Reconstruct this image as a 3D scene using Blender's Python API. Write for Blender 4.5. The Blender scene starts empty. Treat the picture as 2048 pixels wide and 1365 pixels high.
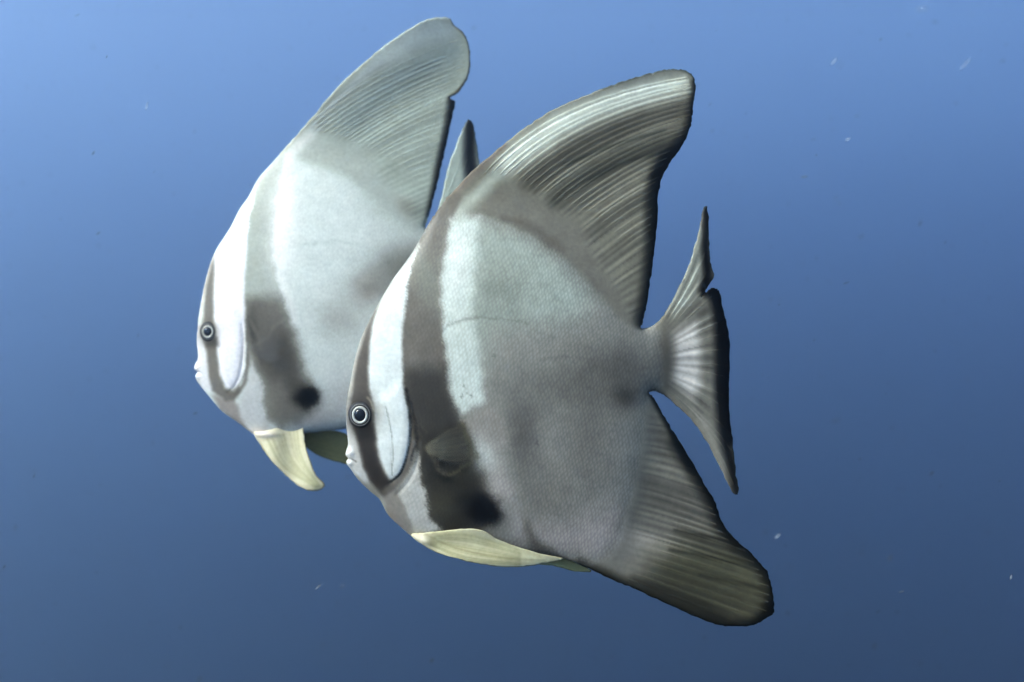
import bpy, math, random
import numpy as np
from mathutils import Vector

sc = bpy.context.scene
C = sc.collection

# ------------------------------------------------------------------ camera, sky, sun, exposure
IW, IH = 2048.0, 1365.0
FPX = 1773.6                                   # focal length in photograph pixels (about 60 degrees across)
cam = bpy.data.cameras.new('camera')
cam_ob = bpy.data.objects.new('camera', cam)
C.objects.link(cam_ob)
cam_ob.location = (0, 0, 0)
cam_ob.rotation_euler = (math.pi / 2, 0, 0)
cam.sensor_width = 36.0
cam.lens = 36.0 * FPX / IW
cam.clip_start = 0.02
cam.clip_end = 1000.0
sc.camera = cam_ob
cam.dof.use_dof = True
cam.dof.focus_distance = 0.90
cam.dof.aperture_fstop = 2.8

SUN = Vector((-0.75, -0.44, 0.60)).normalized()   # towards the sun: up, left and a little behind the camera
world = bpy.data.worlds.new('World')
sc.world = world
world.use_nodes = True
wn = world.node_tree
sky = wn.nodes.new('ShaderNodeTexSky')
sky.sky_type = 'NISHITA'
sky.sun_disc = False
sky.sun_elevation = math.asin(SUN.z)
sky.sun_rotation = math.atan2(SUN.x, SUN.y)
wn.links.new(sky.outputs[0], wn.nodes['Background'].inputs[0])
wn.nodes['Background'].inputs[1].default_value = 0.05
sun = bpy.data.lights.new('sun', 'SUN')
sun.energy = 5.0
sun.angle = math.radians(8)                        # the rippled surface spreads the sun's disc
sun.color = (1.0, 0.87, 0.70)
sun_ob = bpy.data.objects.new('sun', sun)
C.objects.link(sun_ob)
sun_ob.rotation_euler = (-SUN).to_track_quat('-Z', 'Y').to_euler()
sc.view_settings.view_transform = 'Standard'
sc.view_settings.look = 'None'
sc.view_settings.gamma = 1.0
sc.view_settings.exposure = 2.5
sc.cycles.use_denoising = True
sc.cycles.max_bounces = 8
sc.cycles.volume_bounces = 3
sc.cycles.transparent_max_bounces = 16

# ------------------------------------------------------------------ the water: one closed, even volume all round
def nodes(name):
    m = bpy.data.materials.new(name)
    m.use_nodes = True
    return m, m.node_tree

wm, wt = nodes('sea_water')
wt.nodes.clear()
wo = wt.nodes.new('ShaderNodeOutputMaterial')
wv = wt.nodes.new('ShaderNodeVolumePrincipled')
wv.inputs['Color'].default_value = (0.45, 0.57, 0.735, 1)
wv.inputs['Absorption Color'].default_value = (0, 0.012, 0.08, 1)
wv.inputs['Density'].default_value = 0.045
wv.inputs['Anisotropy'].default_value = 0.82
wt.links.new(wv.outputs[0], wo.inputs['Volume'])
R, ZT, ZB = 260.0, 21.0, -210.0
wme = bpy.data.meshes.new('water')
wme.from_pydata([(x, y, z) for x in (-R, R) for y in (-R, R) for z in (ZB, ZT)], [],
                [(0, 1, 3, 2), (4, 6, 7, 5), (0, 4, 5, 1), (2, 3, 7, 6), (0, 2, 6, 4), (1, 5, 7, 3)])
wme.materials.append(wm)
water = bpy.data.objects.new('water', wme)
C.objects.link(water)
water['kind'] = 'structure'
water['label'] = 'clear blue open sea water fading darker with depth'

# ------------------------------------------------------------------ small 2-D toolbox (photograph pixels)
A = lambda *p: np.array(p, float)

def crom(pts, closed=False, n=6):
    """centripetal Catmull-Rom through the points"""
    P = np.asarray(pts, float)
    k = len(P)
    out = []
    for i in range(k if closed else k - 1):
        if closed:
            p0, p1, p2, p3 = P[(i - 1) % k], P[i], P[(i + 1) % k], P[(i + 2) % k]
        else:
            p1, p2 = P[i], P[i + 1]
            p0 = P[i - 1] if i else 2 * p1 - p2
            p3 = P[i + 2] if i + 2 < k else 2 * p2 - p1
        d = lambda a, b: max(np.hypot(*(b - a)), 1e-3) ** 0.5
        t1 = d(p0, p1); t2 = t1 + d(p1, p2); t3 = t2 + d(p2, p3)
        for t in t1 + (t2 - t1) * np.arange(n) / n:
            a1 = (t1 - t) / t1 * p0 + t / t1 * p1
            a2 = (t2 - t) / (t2 - t1) * p1 + (t - t1) / (t2 - t1) * p2
            a3 = (t3 - t) / (t3 - t2) * p2 + (t - t2) / (t3 - t2) * p3
            b1 = (t2 - t) / t2 * a1 + t / t2 * a2
            b2 = (t3 - t) / (t3 - t1) * a2 + (t - t1) / (t3 - t1) * a3
            out.append((t2 - t) / (t2 - t1) * b1 + (t - t1) / (t2 - t1) * b2)
    if not closed:
        out.append(P[-1])
    return np.array(out)

def seg_dist(P, a, b, want=False):
    """distance of each point to the nearest of the segments a-b (and that nearest point)"""
    D = np.empty(len(P)); Q = np.empty_like(P); J = np.empty(len(P), int); T = np.empty(len(P))
    ab = b - a
    L = np.maximum((ab ** 2).sum(1), 1e-9)
    for s in range(0, len(P), 6000):
        p = P[s:s + 6000, None, :]
        t = np.clip(((p - a) * ab).sum(2) / L, 0, 1)
        q = a + t[..., None] * ab
        d2 = ((p - q) ** 2).sum(2)
        j = d2.argmin(1)
        r = np.arange(len(j))
        D[s:s + 6000] = np.sqrt(d2[r, j]); Q[s:s + 6000] = q[r, j]; J[s:s + 6000] = j; T[s:s + 6000] = t[r, j]
    return (D, Q, J, T) if want else D

def inside(P, poly):
    x, y = P[:, 0], P[:, 1]
    r = np.zeros(len(P), bool)
    k = len(poly)
    for i in range(k):
        (x1, y1), (x2, y2) = poly[i], poly[(i + 1) % k]
        if y1 == y2:
            continue
        c = ((y1 > y) != (y2 > y)) & (x < (x2 - x1) * (y - y1) / (y2 - y1) + x1)
        r ^= c
    return r

def poly_w(P, poly, blur):
    """1 inside the polygon, 0 outside, soft over +-blur pixels"""
    poly = np.asarray(poly, float)
    lo, hi = poly.min(0) - blur, poly.max(0) + blur
    near = ((P > lo) & (P < hi)).all(1)
    w = np.zeros(len(P))
    Q = P[near]
    if len(Q):
        d = seg_dist(Q, poly, np.roll(poly, -1, 0))
        d = np.where(inside(Q, poly), -d, d)
        t = np.clip(0.5 - d / (2 * blur), 0, 1)
        w[near] = t * t * (3 - 2 * t)
    return w

def line_w(P, pts, w0, w1, blur):
    """soft stroke along a polyline, half-width running from w0 to w1"""
    L = crom(pts, n=5)
    D, Q, J, T = seg_dist(P, L[:-1], L[1:], True)
    w = w0 + (w1 - w0) * (J + T) / (len(L) - 1)
    t = np.clip(0.5 - (D - w) / (2 * blur), 0, 1)
    return t * t * (3 - 2 * t)

def blob_w(P, c, rx, ry, ang):
    a = math.radians(ang)
    d = P - np.array(c, float)
    u = (d[:, 0] * math.cos(a) + d[:, 1] * math.sin(a)) / rx
    v = (-d[:, 0] * math.sin(a) + d[:, 1] * math.cos(a)) / ry
    return np.exp(-(u * u + v * v))

WARM = np.array([1.07, 1.0, 0.87])              # silvery skin with a faint straw tint

def lin(c):
    c = np.clip(np.asarray(c, float) / 255.0, 0, 1)
    return np.where(c <= 0.04045, c / 12.92, ((c + 0.055) / 1.055) ** 2.4)

def pigment(c):
    """the bars and grey flanks are a warmer, browner grey than the silvery white"""
    c = np.array(c, float)
    c = c * (1 + np.clip((c.mean() - 165) / 40, 0, 1) * np.array([0.04, -0.004, 0.0]))
    return c * (1 + np.clip((212 - c.mean()) / 70, 0, 1) * np.array([0.0, -0.004, -0.038]))

def paint(P, base, layers):
    """skin colour (sRGB) at each point: base coat, then soft patches in order"""
    col = np.tile(pigment(base), (len(P), 1))
    for L in layers:
        k = L[0]
        if k == 'p':
            _, pts, c, blur, al = L
            w = poly_w(P, pts, blur) * al
        elif k == 'l':
            _, pts, w0, w1, c, blur, al = L
            w = line_w(P, pts, w0, w1, blur) * al
        else:
            _, ctr, rx, ry, ang, c, al = L
            w = blob_w(P, ctr, rx, ry, ang) * al
        col += (pigment(c) - col) * w[:, None]
    return col

# ------------------------------------------------------------------ materials
def skin_material(name, scale_amt):
    m, t = nodes(name)
    N, K = t.nodes, t.links
    bs = N['Principled BSDF']
    out = N['Material Output']
    col = N.new('ShaderNodeAttribute'); col.attribute_name = 'skin_colour'
    sca = N.new('ShaderNodeAttribute'); sca.attribute_name = 'scaliness'
    thi = N.new('ShaderNodeAttribute'); thi.attribute_name = 'thinness'
    tc = N.new('ShaderNodeTexCoord')
    # mottling of the skin
    nz = N.new('ShaderNodeTexNoise'); nz.inputs['Scale'].default_value = 55; nz.inputs['Detail'].default_value = 5
    K.new(tc.outputs['Object'], nz.inputs['Vector'])
    mr = N.new('ShaderNodeMapRange'); mr.inputs[1].default_value = 0.3; mr.inputs[2].default_value = 0.7
    mr.inputs[3].default_value = 1 - 0.03 - 0.09 * scale_amt; mr.inputs[4].default_value = 1 + 0.03 + 0.08 * scale_amt
    K.new(nz.outputs[0], mr.inputs[0])
    n2 = N.new('ShaderNodeTexNoise'); n2.inputs['Scale'].default_value = 260; n2.inputs['Detail'].default_value = 4
    K.new(tc.outputs['Object'], n2.inputs['Vector'])
    m2 = N.new('ShaderNodeMapRange'); m2.inputs[1].default_value = 0.3; m2.inputs[2].default_value = 0.7
    m2.inputs[3].default_value = 0.91; m2.inputs[4].default_value = 1.08
    K.new(n2.outputs[0], m2.inputs[0])
    mm = N.new('ShaderNodeMath'); mm.operation = 'MULTIPLY'
    K.new(mr.outputs[0], mm.inputs[0]); K.new(m2.outputs[0], mm.inputs[1])
    # scales: rows of small slanted cells, their glints painted into the colour
    mp = N.new('ShaderNodeMapping')
    mp.inputs['Rotation'].default_value = (0, math.radians(45), 0)
    mp.inputs['Scale'].default_value = (1.0, 0.0, 0.5)
    m0 = N.new('ShaderNodeMapping')
    m0.inputs['Rotation'].default_value = (0, math.radians(-16), 0)
    wob = N.new('ShaderNodeTexNoise'); wob.inputs['Scale'].default_value = 14; wob.inputs['Detail'].default_value = 1
    K.new(tc.outputs['Object'], wob.inputs['Vector'])
    wv2 = N.new('ShaderNodeVectorMath'); wv2.operation = 'MULTIPLY_ADD'; wv2.inputs[1].default_value = (0.012, 0.012, 0.012)
    K.new(wob.outputs['Color'], wv2.inputs[0]); K.new(tc.outputs['Object'], wv2.inputs[2])
    K.new(wv2.outputs[0], m0.inputs['Vector']); K.new(m0.outputs[0], mp.inputs['Vector'])
    vo = N.new('ShaderNodeTexVoronoi'); vo.inputs['Scale'].default_value = 350; vo.inputs['Randomness'].default_value = 0.32
    K.new(mp.outputs[0], vo.inputs['Vector'])
    vr = N.new('ShaderNodeMapRange'); vr.inputs[1].default_value = 0.0; vr.inputs[2].default_value = 0.6
    vr.inputs[3].default_value = 1.0 + 0.32 * scale_amt; vr.inputs[4].default_value = 1.0 - 0.16 * scale_amt
    K.new(vo.outputs['Distance'], vr.inputs[0])
    vm = N.new('ShaderNodeMix'); vm.data_type = 'FLOAT'; vm.inputs[2].default_value = 1.0
    K.new(sca.outputs['Fac'], vm.inputs[0]); K.new(vr.outputs[0], vm.inputs[3])
    mul = N.new('ShaderNodeMath'); mul.operation = 'MULTIPLY'
    K.new(mm.outputs[0], mul.inputs[0]); K.new(vm.outputs[0], mul.inputs[1])
    mx = N.new('ShaderNodeVectorMath'); mx.operation = 'SCALE'
    K.new(col.outputs['Color'], mx.inputs[0]); K.new(mul.outputs[0], mx.inputs['Scale'])
    K.new(mx.outputs[0], bs.inputs['Base Color'])
    bs.inputs['Roughness'].default_value = 0.42
    sp = N.new('ShaderNodeMath'); sp.operation = 'MULTIPLY_ADD'; sp.inputs[1].default_value = 0.17 * scale_amt; sp.inputs[2].default_value = 0.06
    K.new(sca.outputs['Fac'], sp.inputs[0]); K.new(sp.outputs[0], bs.inputs['Specular IOR Level'])   # wet skin under water mirrors little, the scales more
    # fine relief
    nb = N.new('ShaderNodeTexNoise'); nb.inputs['Scale'].default_value = 420; nb.inputs['Detail'].default_value = 3
    K.new(tc.outputs['Object'], nb.inputs['Vector'])
    hs = N.new('ShaderNodeMath'); hs.operation = 'MULTIPLY'; hs.inputs[1].default_value = -1.0 * scale_amt
    K.new(vo.outputs['Distance'], hs.inputs[0])
    hm = N.new('ShaderNodeMath'); hm.operation = 'MULTIPLY'
    K.new(hs.outputs[0], hm.inputs[0]); K.new(sca.outputs['Fac'], hm.inputs[1])
    ha = N.new('ShaderNodeMath'); ha.operation = 'MULTIPLY_ADD'; ha.inputs[1].default_value = 0.25
    K.new(nb.outputs[0], ha.inputs[0]); K.new(hm.outputs[0], ha.inputs[2])
    bp = N.new('ShaderNodeBump'); bp.inputs['Strength'].default_value = 0.2; bp.inputs['Distance'].default_value = 0.0012
    K.new(ha.outputs[0], bp.inputs['Height']); K.new(bp.outputs[0], bs.inputs['Normal'])
    # thin fin membrane lets some light through
    tr = N.new('ShaderNodeBsdfTranslucent')
    K.new(mx.outputs[0], tr.inputs['Color'])
    tm = N.new('ShaderNodeMath'); tm.operation = 'MULTIPLY'; tm.inputs[1].default_value = 0.12
    K.new(thi.outputs['Fac'], tm.inputs[0])
    ms = N.new('ShaderNodeMixShader')
    K.new(tm.outputs[0], ms.inputs[0]); K.new(bs.outputs[0], ms.inputs[1]); K.new(tr.outputs[0], ms.inputs[2])
    K.new(ms.outputs[0], out.inputs['Surface'])
    return m

def plain_material(name, c, rough, metal=0.0, spec=0.5, noise=0.0, scale=300):
    m, t = nodes(name)
    N, K = t.nodes, t.links
    bs = N['Principled BSDF']
    bs.inputs['Roughness'].default_value = rough
    bs.inputs['Metallic'].default_value = metal
    bs.inputs['Specular IOR Level'].default_value = spec
    l = lin(c)
    tc = N.new('ShaderNodeTexCoord')
    nz = N.new('ShaderNodeTexNoise'); nz.inputs['Scale'].default_value = scale; nz.inputs['Detail'].default_value = 4
    K.new(tc.outputs['Object'], nz.inputs['Vector'])
    cr = N.new('ShaderNodeValToRGB')
    cr.color_ramp.elements[0].position = 0.3; cr.color_ramp.elements[1].position = 0.7
    cr.color_ramp.elements[0].color = (*(l * (1 - noise)), 1)
    cr.color_ramp.elements[1].color = (*np.minimum(l * (1 + noise), 0.95), 1)
    K.new(nz.outputs[0], cr.inputs[0]); K.new(cr.outputs[0], bs.inputs['Base Color'])
    return m

M_PUPIL = plain_material('pupil_black', (6, 6, 10), 0.22, 0, 0.35)
M_IRIS = plain_material('iris_silver', (160, 156, 142), 0.4, 0.1, 0.3, 0.12, 900)
M_RING = plain_material('eye_ring_grey', (84, 82, 77), 0.5, 0, 0.15, 0.15, 600)
M_EYE = plain_material('eye_dark', (40, 38, 37), 0.5, 0, 0.1, 0.2, 500)

def pectoral_material():
    m, t = nodes('pectoral_membrane')
    N, K = t.nodes, t.links
    bs = N['Principled BSDF']
    at = N.new('ShaderNodeAttribute'); at.attribute_name = 'skin_colour'
    K.new(at.outputs['Color'], bs.inputs['Base Color'])
    bs.inputs['Roughness'].default_value = 0.45
    th = N.new('ShaderNodeAttribute'); th.attribute_name = 'thinness'
    K.new(th.outputs['Fac'], bs.inputs['Alpha'])
    return m

# ------------------------------------------------------------------ meshing a flat outline into a two-sided, thick body
def snap_grid(outline, g):
    """grid of step g inside the outline, its rim pulled onto the outline"""
    lo = outline.min(0) - 3 * g
    hi = outline.max(0) + 3 * g
    nx, ny = (np.ceil((hi - lo) / g).astype(int) + 1)
    X, Y = np.meshgrid(lo[0] + g * np.arange(nx), lo[1] + g * np.arange(ny))
    P = np.stack([X.ravel(), Y.ravel()], 1)
    ins = inside(P, outline)
    a, b = outline, np.roll(outline, -1, 0)
    I2 = ins.reshape(ny, nx)
    edge = np.zeros_like(I2)
    for dy in (-1, 0, 1):
        for dx in (-1, 0, 1):
            edge |= np.roll(np.roll(I2, dy, 0), dx, 1) != I2
    e = edge.ravel()
    D, Q, J, T = seg_dist(P[e], a, b, True)
    dist = np.full(len(P), 1e3); dist[e] = D
    near = np.array(P); near[e] = Q
    core = ins & (dist > 0.4 * g)
    rim = ~core
    id_ = np.arange(nx * ny).reshape(ny, nx)
    quads = np.stack([id_[:-1, :-1], id_[1:, :-1], id_[1:, 1:], id_[:-1, 1:]], -1).reshape(-1, 4)
    quads = quads[core[quads].any(1)]
    V = np.where(rim[:, None], near, P)
    return P, V, rim, quads, (nx, ny), ins

def solve(outline, lo, g, shape, source, decay):
    """u'' - u/decay^2 = -source inside the outline, u = 0 on it; coarse to fine"""
    nx, ny = shape
    u = None
    for k in (8, 4, 2, 1):
        h = g * k
        mx, my = -(-nx // k) + 1, -(-ny // k) + 1
        if k == 1:
            mx, my = nx, ny
        X, Y = np.meshgrid(lo[0] + h * np.arange(mx), lo[1] + h * np.arange(my))
        P = np.stack([X.ravel(), Y.ravel()], 1)
        m = inside(P, outline).reshape(my, mx)
        m[0] = m[-1] = False; m[:, 0] = m[:, -1] = False
        s = source(P).reshape(my, mx) * h * h
        q = 4 + (h * h) * decay(P).reshape(my, mx)
        if u is None:
            v = np.zeros((my, mx))
        else:
            iy, ix = np.minimum(np.arange(my) / 2, u.shape[0] - 1.001), np.minimum(np.arange(mx) / 2, u.shape[1] - 1.001)
            y0, x0 = iy.astype(int), ix.astype(int)
            fy, fx = (iy - y0)[:, None], (ix - x0)[None]
            v = (u[y0][:, x0] * (1 - fy) * (1 - fx) + u[y0 + 1][:, x0] * fy * (1 - fx)
                 + u[y0][:, x0 + 1] * (1 - fy) * fx + u[y0 + 1][:, x0 + 1] * fy * fx)
        v *= m
        for _ in range(500 if k == 8 else 220):
            w = np.zeros_like(v)
            w[1:-1, 1:-1] = (v[:-2, 1:-1] + v[2:, 1:-1] + v[1:-1, :-2] + v[1:-1, 2:] + s[1:-1, 1:-1]) / q[1:-1, 1:-1]
            v = w * m
        u = v
    return u.ravel()

class Frame:
    """the upright plane a fish swims in; its distance comes from the fish's usual length of about 40 cm"""
    def __init__(self, centre, dist, yaw):
        self.yaw, self.px = yaw, dist / FPX
        self.u = np.array([math.cos(yaw), math.sin(yaw), 0.0])
        self.w = np.array([-math.sin(yaw), math.cos(yaw), 0.0])
        self.v = np.array([0.0, 0.0, 1.0])
        self.o = self.ray(np.array([centre], float))[0] * dist
    def ray(self, P):
        return np.stack([(P[:, 0] - IW / 2) / FPX, np.ones(len(P)), -(P[:, 1] - IH / 2) / FPX], 1)
    def local(self, P, off_px):
        """pixel -> point of the fish's own space, off_px behind (+) or before (-) its mid-plane"""
        d = self.ray(P)
        off = np.broadcast_to(np.asarray(off_px, float) * self.px, (len(P),))
        t = (off + self.w @ self.o) / (d @ self.w)
        q = d * t[:, None] - self.o
        return np.stack([q @ self.u, off, q @ self.v], 1)
    def pixel(self, L):
        W = self.o + L[:, :1] * self.u + L[:, 1:2] * self.w + L[:, 2:] * self.v
        return np.stack([IW / 2 + FPX * W[:, 0] / W[:, 1], IH / 2 - FPX * W[:, 2] / W[:, 1]], 1)

def mesh_ob(name, V, faces, mat, parent, attrs=None, normals=None, label=None):
    me = bpy.data.meshes.new(name)
    me.from_pydata(np.asarray(V, float).tolist(), [], [tuple(f) for f in faces])
    for an, val in (attrs or {}).items():
        val = np.asarray(val, float)
        if val.ndim == 2:
            a = me.attributes.new(an, 'FLOAT_COLOR', 'POINT')
            a.data.foreach_set('color', np.concatenate([val, np.ones((len(val), 1))], 1).astype(np.float32).ravel())
        else:
            a = me.attributes.new(an, 'FLOAT', 'POINT')
            a.data.foreach_set('value', val.astype(np.float32))
    me.materials.append(mat)
    me.polygons.foreach_set('use_smooth', [True] * len(me.polygons))
    if normals is not None:
        me.normals_split_custom_set_from_vertices([tuple(n) for n in normals])
    o = bpy.data.objects.new(name, me)
    C.objects.link(o)
    if parent:
        o.parent = parent
    if label:
        o['label'] = label
    return o

def vert_normals(V, F):
    a, b, c, d = (V[F[:, i]] for i in range(4))
    n = np.cross(c - a, d - b)
    N = np.zeros_like(V)
    for i in range(4):
        np.add.at(N, F[:, i], n)
    return N / np.maximum(np.linalg.norm(N, axis=1, keepdims=True), 1e-12)

def ray_curves(guides, n):
    """n fin rays between guide rays given as (s, base, bend, end)"""
    s = np.array([q[0] for q in guides])
    out = []
    rr = random.Random(n * 7 + len(guides))
    for k in np.linspace(0.015, 0.985, n) + np.array([rr.uniform(-0.22, 0.22) / n for _ in range(n)]):
        b, c, e = (np.array([np.interp(k, s, [q[i][j] for q in guides]) for j in (0, 1)]) for i in (1, 2, 3))
        t = np.linspace(0, 1, 15)[:, None]
        out.append((1 - t) ** 2 * b + 2 * t * (1 - t) * c + t * t * e)
    return out

def lathe(profile, n=32):
    """revolve (radius, height) about the local Y axis, height towards -Y"""
    V, F = [], []
    for r, h in profile:
        for k in range(n):
            a = 2 * math.pi * k / n
            V.append((r * math.cos(a), -h, r * math.sin(a)))
    for i in range(len(profile) - 1):
        for k in range(n):
            k2 = (k + 1) % n
            F.append((i * n + k, i * n + k2, (i + 1) * n + k2, (i + 1) * n + k))
    return np.array(V), F

# ------------------------------------------------------------------ a fish
def build_fish(S):
    fr = Frame(S['centre'], S['dist'], S['yaw'])
    px = fr.px
    root = bpy.data.objects.new('batfish', None)
    C.objects.link(root)
    root.location = fr.o
    root.rotation_euler = (0, 0, fr.yaw)
    root.empty_display_size = 0.05
    root['label'] = S['label']; root['category'] = 'fish'; root['group'] = 'batfish swimming together'
    g = S['grid']
    rng = np.random.default_rng(S['seed'])
    outline = crom(S['outline'], True, 6)
    regions = {k: np.asarray(v, float) for k, v in S['regions'].items()}
    # fins end in a slightly ragged edge
    infin = np.zeros(len(outline), bool)
    for poly in regions.values():
        infin |= inside(outline, poly)
    tang = np.roll(outline, -1, 0) - np.roll(outline, 1, 0)
    nor = np.stack([tang[:, 1], -tang[:, 0]], 1) / np.maximum(np.linalg.norm(tang, axis=1, keepdims=True), 1e-6)
    outline = outline + nor * (rng.normal(0, S['ragged'], len(outline)) * infin)[:, None]

    P, V2, rim, quads, (nx, ny), ins = snap_grid(outline, g)
    lo = P[0]
    def infins(Q):
        w = np.zeros(len(Q))
        for poly in regions.values():
            w = np.maximum(w, poly_w(Q, poly, 10))
        return w
    sb = S['thick_at']
    u = solve(outline, lo, g, (nx, ny),
              lambda Q: (1 - infins(Q)) * (1 + 1.3 * blob_w(Q, sb[0], sb[1], sb[2], 0)),
              lambda Q: infins(Q) / S['flesh'] ** 2)
    # a light blur takes the grid steps out of the rim
    U = u.reshape(ny, nx)
    for _ in range(3):
        U = (U * 4 + np.roll(U, 1, 0) + np.roll(U, -1, 0) + np.roll(U, 1, 1) + np.roll(U, -1, 1)) / 8
    u = U.ravel()
    h = S['half'] * np.sqrt(np.maximum(u, 0) / u.max())
    fin = infins(P)
    used = np.zeros(len(P), bool)
    used[quads.ravel()] = True
    idx = np.where(used)[0]
    new = np.full(len(P), -1); new[idx] = np.arange(len(idx))
    quads = new[quads]
    V2, rim, h, fin = V2[idx], rim[idx], h[idx], fin[idx]
    # relief: grooves, ridges, lips, brow
    for L in S['relief']:
        if L[0] == 'l':
            h = h + L[3] * line_w(V2, L[1], L[2], L[2], L[4])
        elif L[0] == 'p':
            h = h + L[2] * poly_w(V2, L[1], L[3])
        else:
            h = h + L[4] * blob_w(V2, L[1], L[2], L[3], 0)
    # fin rays
    rays = {k: ray_curves(*S['rays'][k]) for k in S['rays']}
    stripe = np.zeros(len(V2))
    tone = {}
    for k, cur in rays.items():
        sel = np.where(poly_w(V2, regions[k], 2) > 0.5)[0]
        a = np.concatenate([c[:-1] for c in cur]); b = np.concatenate([c[1:] for c in cur])
        rid = np.concatenate([np.full(len(c) - 1, i) for i, c in enumerate(cur)])
        D, Q, J, T = seg_dist(V2[sel], a, b, True)
        # spacing to the neighbouring ray, to turn distance into a phase
        D2 = np.full(len(sel), 1e9)
        for i in range(len(cur)):
            m = (np.abs(rid[J] - i) == 1)
            if m.any():
                d = seg_dist(V2[sel][m], cur[i][:-1], cur[i][1:])
                D2[m] = np.minimum(D2[m], d)
        D2 = np.where(D2 > 1e8, D + 8, D2)
        ph = D / np.maximum(D + D2, 1e-3)              # 0 on a ray, 0.5 half way between two
        st = np.cos(ph * 2 * math.pi)
        jit = rng.uniform(0.3, 1.0, len(cur))
        off = np.convolve(rng.normal(0, 1, len(cur) + 4), [0.25, 0.5, 0.25], 'same')[2:-2] * 0.55
        tone[k] = (jit, off)
        wob = 0.75 + 0.35 * np.sin(V2[sel][:, 0] / 23 + rid[J] * 1.7) * np.sin(V2[sel][:, 1] / 31 + rid[J])
        stripe[sel] = st * jit[rid[J]] * wob + off[rid[J]]
    smask = np.zeros(len(V2))
    for poly, blur in S['stripe_zone']:
        smask = np.maximum(smask, poly_w(V2, poly, blur))
    stripe *= smask
    thin_fin = np.clip(fin, 0, 1) * 1.0
    h = h + thin_fin * 0.9
    h = np.where(rim, 0.0, np.maximum(h, 0.5))
    mid = S['mid'](V2)
    Lm = fr.local(V2, mid)
    near = Lm.copy(); near[:, 1] -= h * px
    far = Lm.copy(); far[:, 1] += h * px
    seen = fr.pixel(near)                              # where the skin on the near flank is seen
    wx = 1.6 * np.sin(seen[:, 0] / 13 + 2.1 * np.sin(seen[:, 1] / 17)) + 1.1 * np.sin(seen[:, 1] / 6.1 + seen[:, 0] / 9.0)
    wy = 1.6 * np.sin(seen[:, 1] / 14 + 1.7 * np.sin(seen[:, 0] / 19)) + 1.1 * np.sin(seen[:, 0] / 5.7 - seen[:, 1] / 8.0)
    body_only = (1 - fin) * (1 - 0.75 * poly_w(seen, S['smooth_head'], 25))
    ragged = seen + np.stack([wx, wy], 1) * body_only[:, None] + rng.normal(0, 1.3, seen.shape) * body_only[:, None]
    sRGB = paint(ragged, S['base'], S['paint'])
    sRGB = sRGB * (1 + S['stripe_gain'] * stripe)[:, None]  # fin folds: light crests and shaded valleys painted into the colour
    colr = lin(255 * (sRGB / 255) ** S['contrast']) * WARM * S['gain']
    rear = np.clip((seen[:, 0] - S['centre'][0] + 150) / 250, 0, 1)
    scal = (1 - fin) * S['scaly'] * (1 - poly_w(seen, S['smooth_head'], 25)) * (0.45 + 0.55 * rear)
    thin = fin * np.clip(1 - (h - 2) / 6, 0, 1)
    n = len(V2)
    fmap = np.arange(n) + n; fmap[rim] = np.where(rim)[0]
    V3 = np.concatenate([near, far])
    F = np.concatenate([quads[:, ::-1], fmap[quads]])
    # the picture's y runs down: make sure the near side faces the camera
    NN = vert_normals(V3, F)
    if NN[:n][~rim][:, 1].mean() > 0:
        F = F[:, ::-1]; NN = -NN
    cen = V2[quads].mean(1)
    part = np.zeros(len(quads), int)
    names = ['body'] + list(regions)
    for i, k in enumerate(regions):
        part[inside(cen, regions[k])] = i + 1
    part = np.concatenate([part, part])
    col2 = np.concatenate([colr, colr]); sc2 = np.concatenate([scal, scal]); th2 = np.concatenate([thin, thin])
    obs = {}
    for i, k in enumerate(names):
        f = F[part == i]
        ids = np.unique(f)
        re = np.full(len(V3), -1); re[ids] = np.arange(len(ids))
        ff = []
        for q in re[f]:
            r = list(dict.fromkeys(q.tolist()))
            if len(r) >= 3:
                ff.append(r)
        obs[k] = mesh_ob(k, V3[ids], ff, S['mat'], root,
                         {'skin_colour': col2[ids], 'scaliness': sc2[ids], 'thinness': th2[ids]}, NN[ids])
    # fin rays: slender tapering rods inside the membrane
    def height_at(Q):
        out = np.empty(len(Q)); mo = np.empty(len(Q))
        for j, q in enumerate(Q):
            i = ((V2 - q) ** 2).sum(1).argmin()
            out[j] = h[i]; mo[j] = mid[i]
        return out, mo
    for k, cur in rays.items():
        w0, w1 = S['ray_width'][k]
        for ci, c in enumerate(cur):
            c = c[np.argmax(inside(c, outline)):]
            ok = inside(c, outline) & (seg_dist(c, outline, np.roll(outline, -1, 0)) > 3.0)
            bad = np.where(~ok[1:])[0]
            c = c[1:][:bad[0]] if len(bad) else c[1:]
            if len(c) < 5:
                continue
            m = len(c)
            hh, mm = height_at(c)
            t = np.linspace(0, 1, m)
            wd = w0 + (w1 - w0) * t
            sm = np.convolve(np.pad(hh, 2, 'edge'), [0.15, 0.2, 0.3, 0.2, 0.15], 'valid')
            emb = np.clip((hh - 3) / 4, 0, 1)
            th = np.maximum(sm + S['ray_proud'] * np.clip((1 - t) * 4, 0.2, 1) - 2.5 * emb, 0.35)
            tg = np.gradient(c, axis=0); tg /= np.linalg.norm(tg, axis=1, keepdims=True)
            nn = np.stack([-tg[:, 1], tg[:, 0]], 1)
            K = 12
            wd = wd * np.clip(t * 6, 0.3, 1) * np.clip((1 - t) * 8, 0.3, 1)
            VV, FF = [], []
            for a in range(K):
                an = 2 * math.pi * a / K
                q = c + nn * (wd * math.cos(an))[:, None]
                VV.append(fr.local(q, mm))
                VV[-1][:, 1] -= th * math.sin(an) * px
            VV = np.stack(VV, 1).reshape(-1, 3)
            for i in range(m - 1):
                for a in range(K):
                    b = (a + 1) % K
                    FF.append((i * K + a, i * K + b, (i + 1) * K + b, (i + 1) * K + a))
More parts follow.
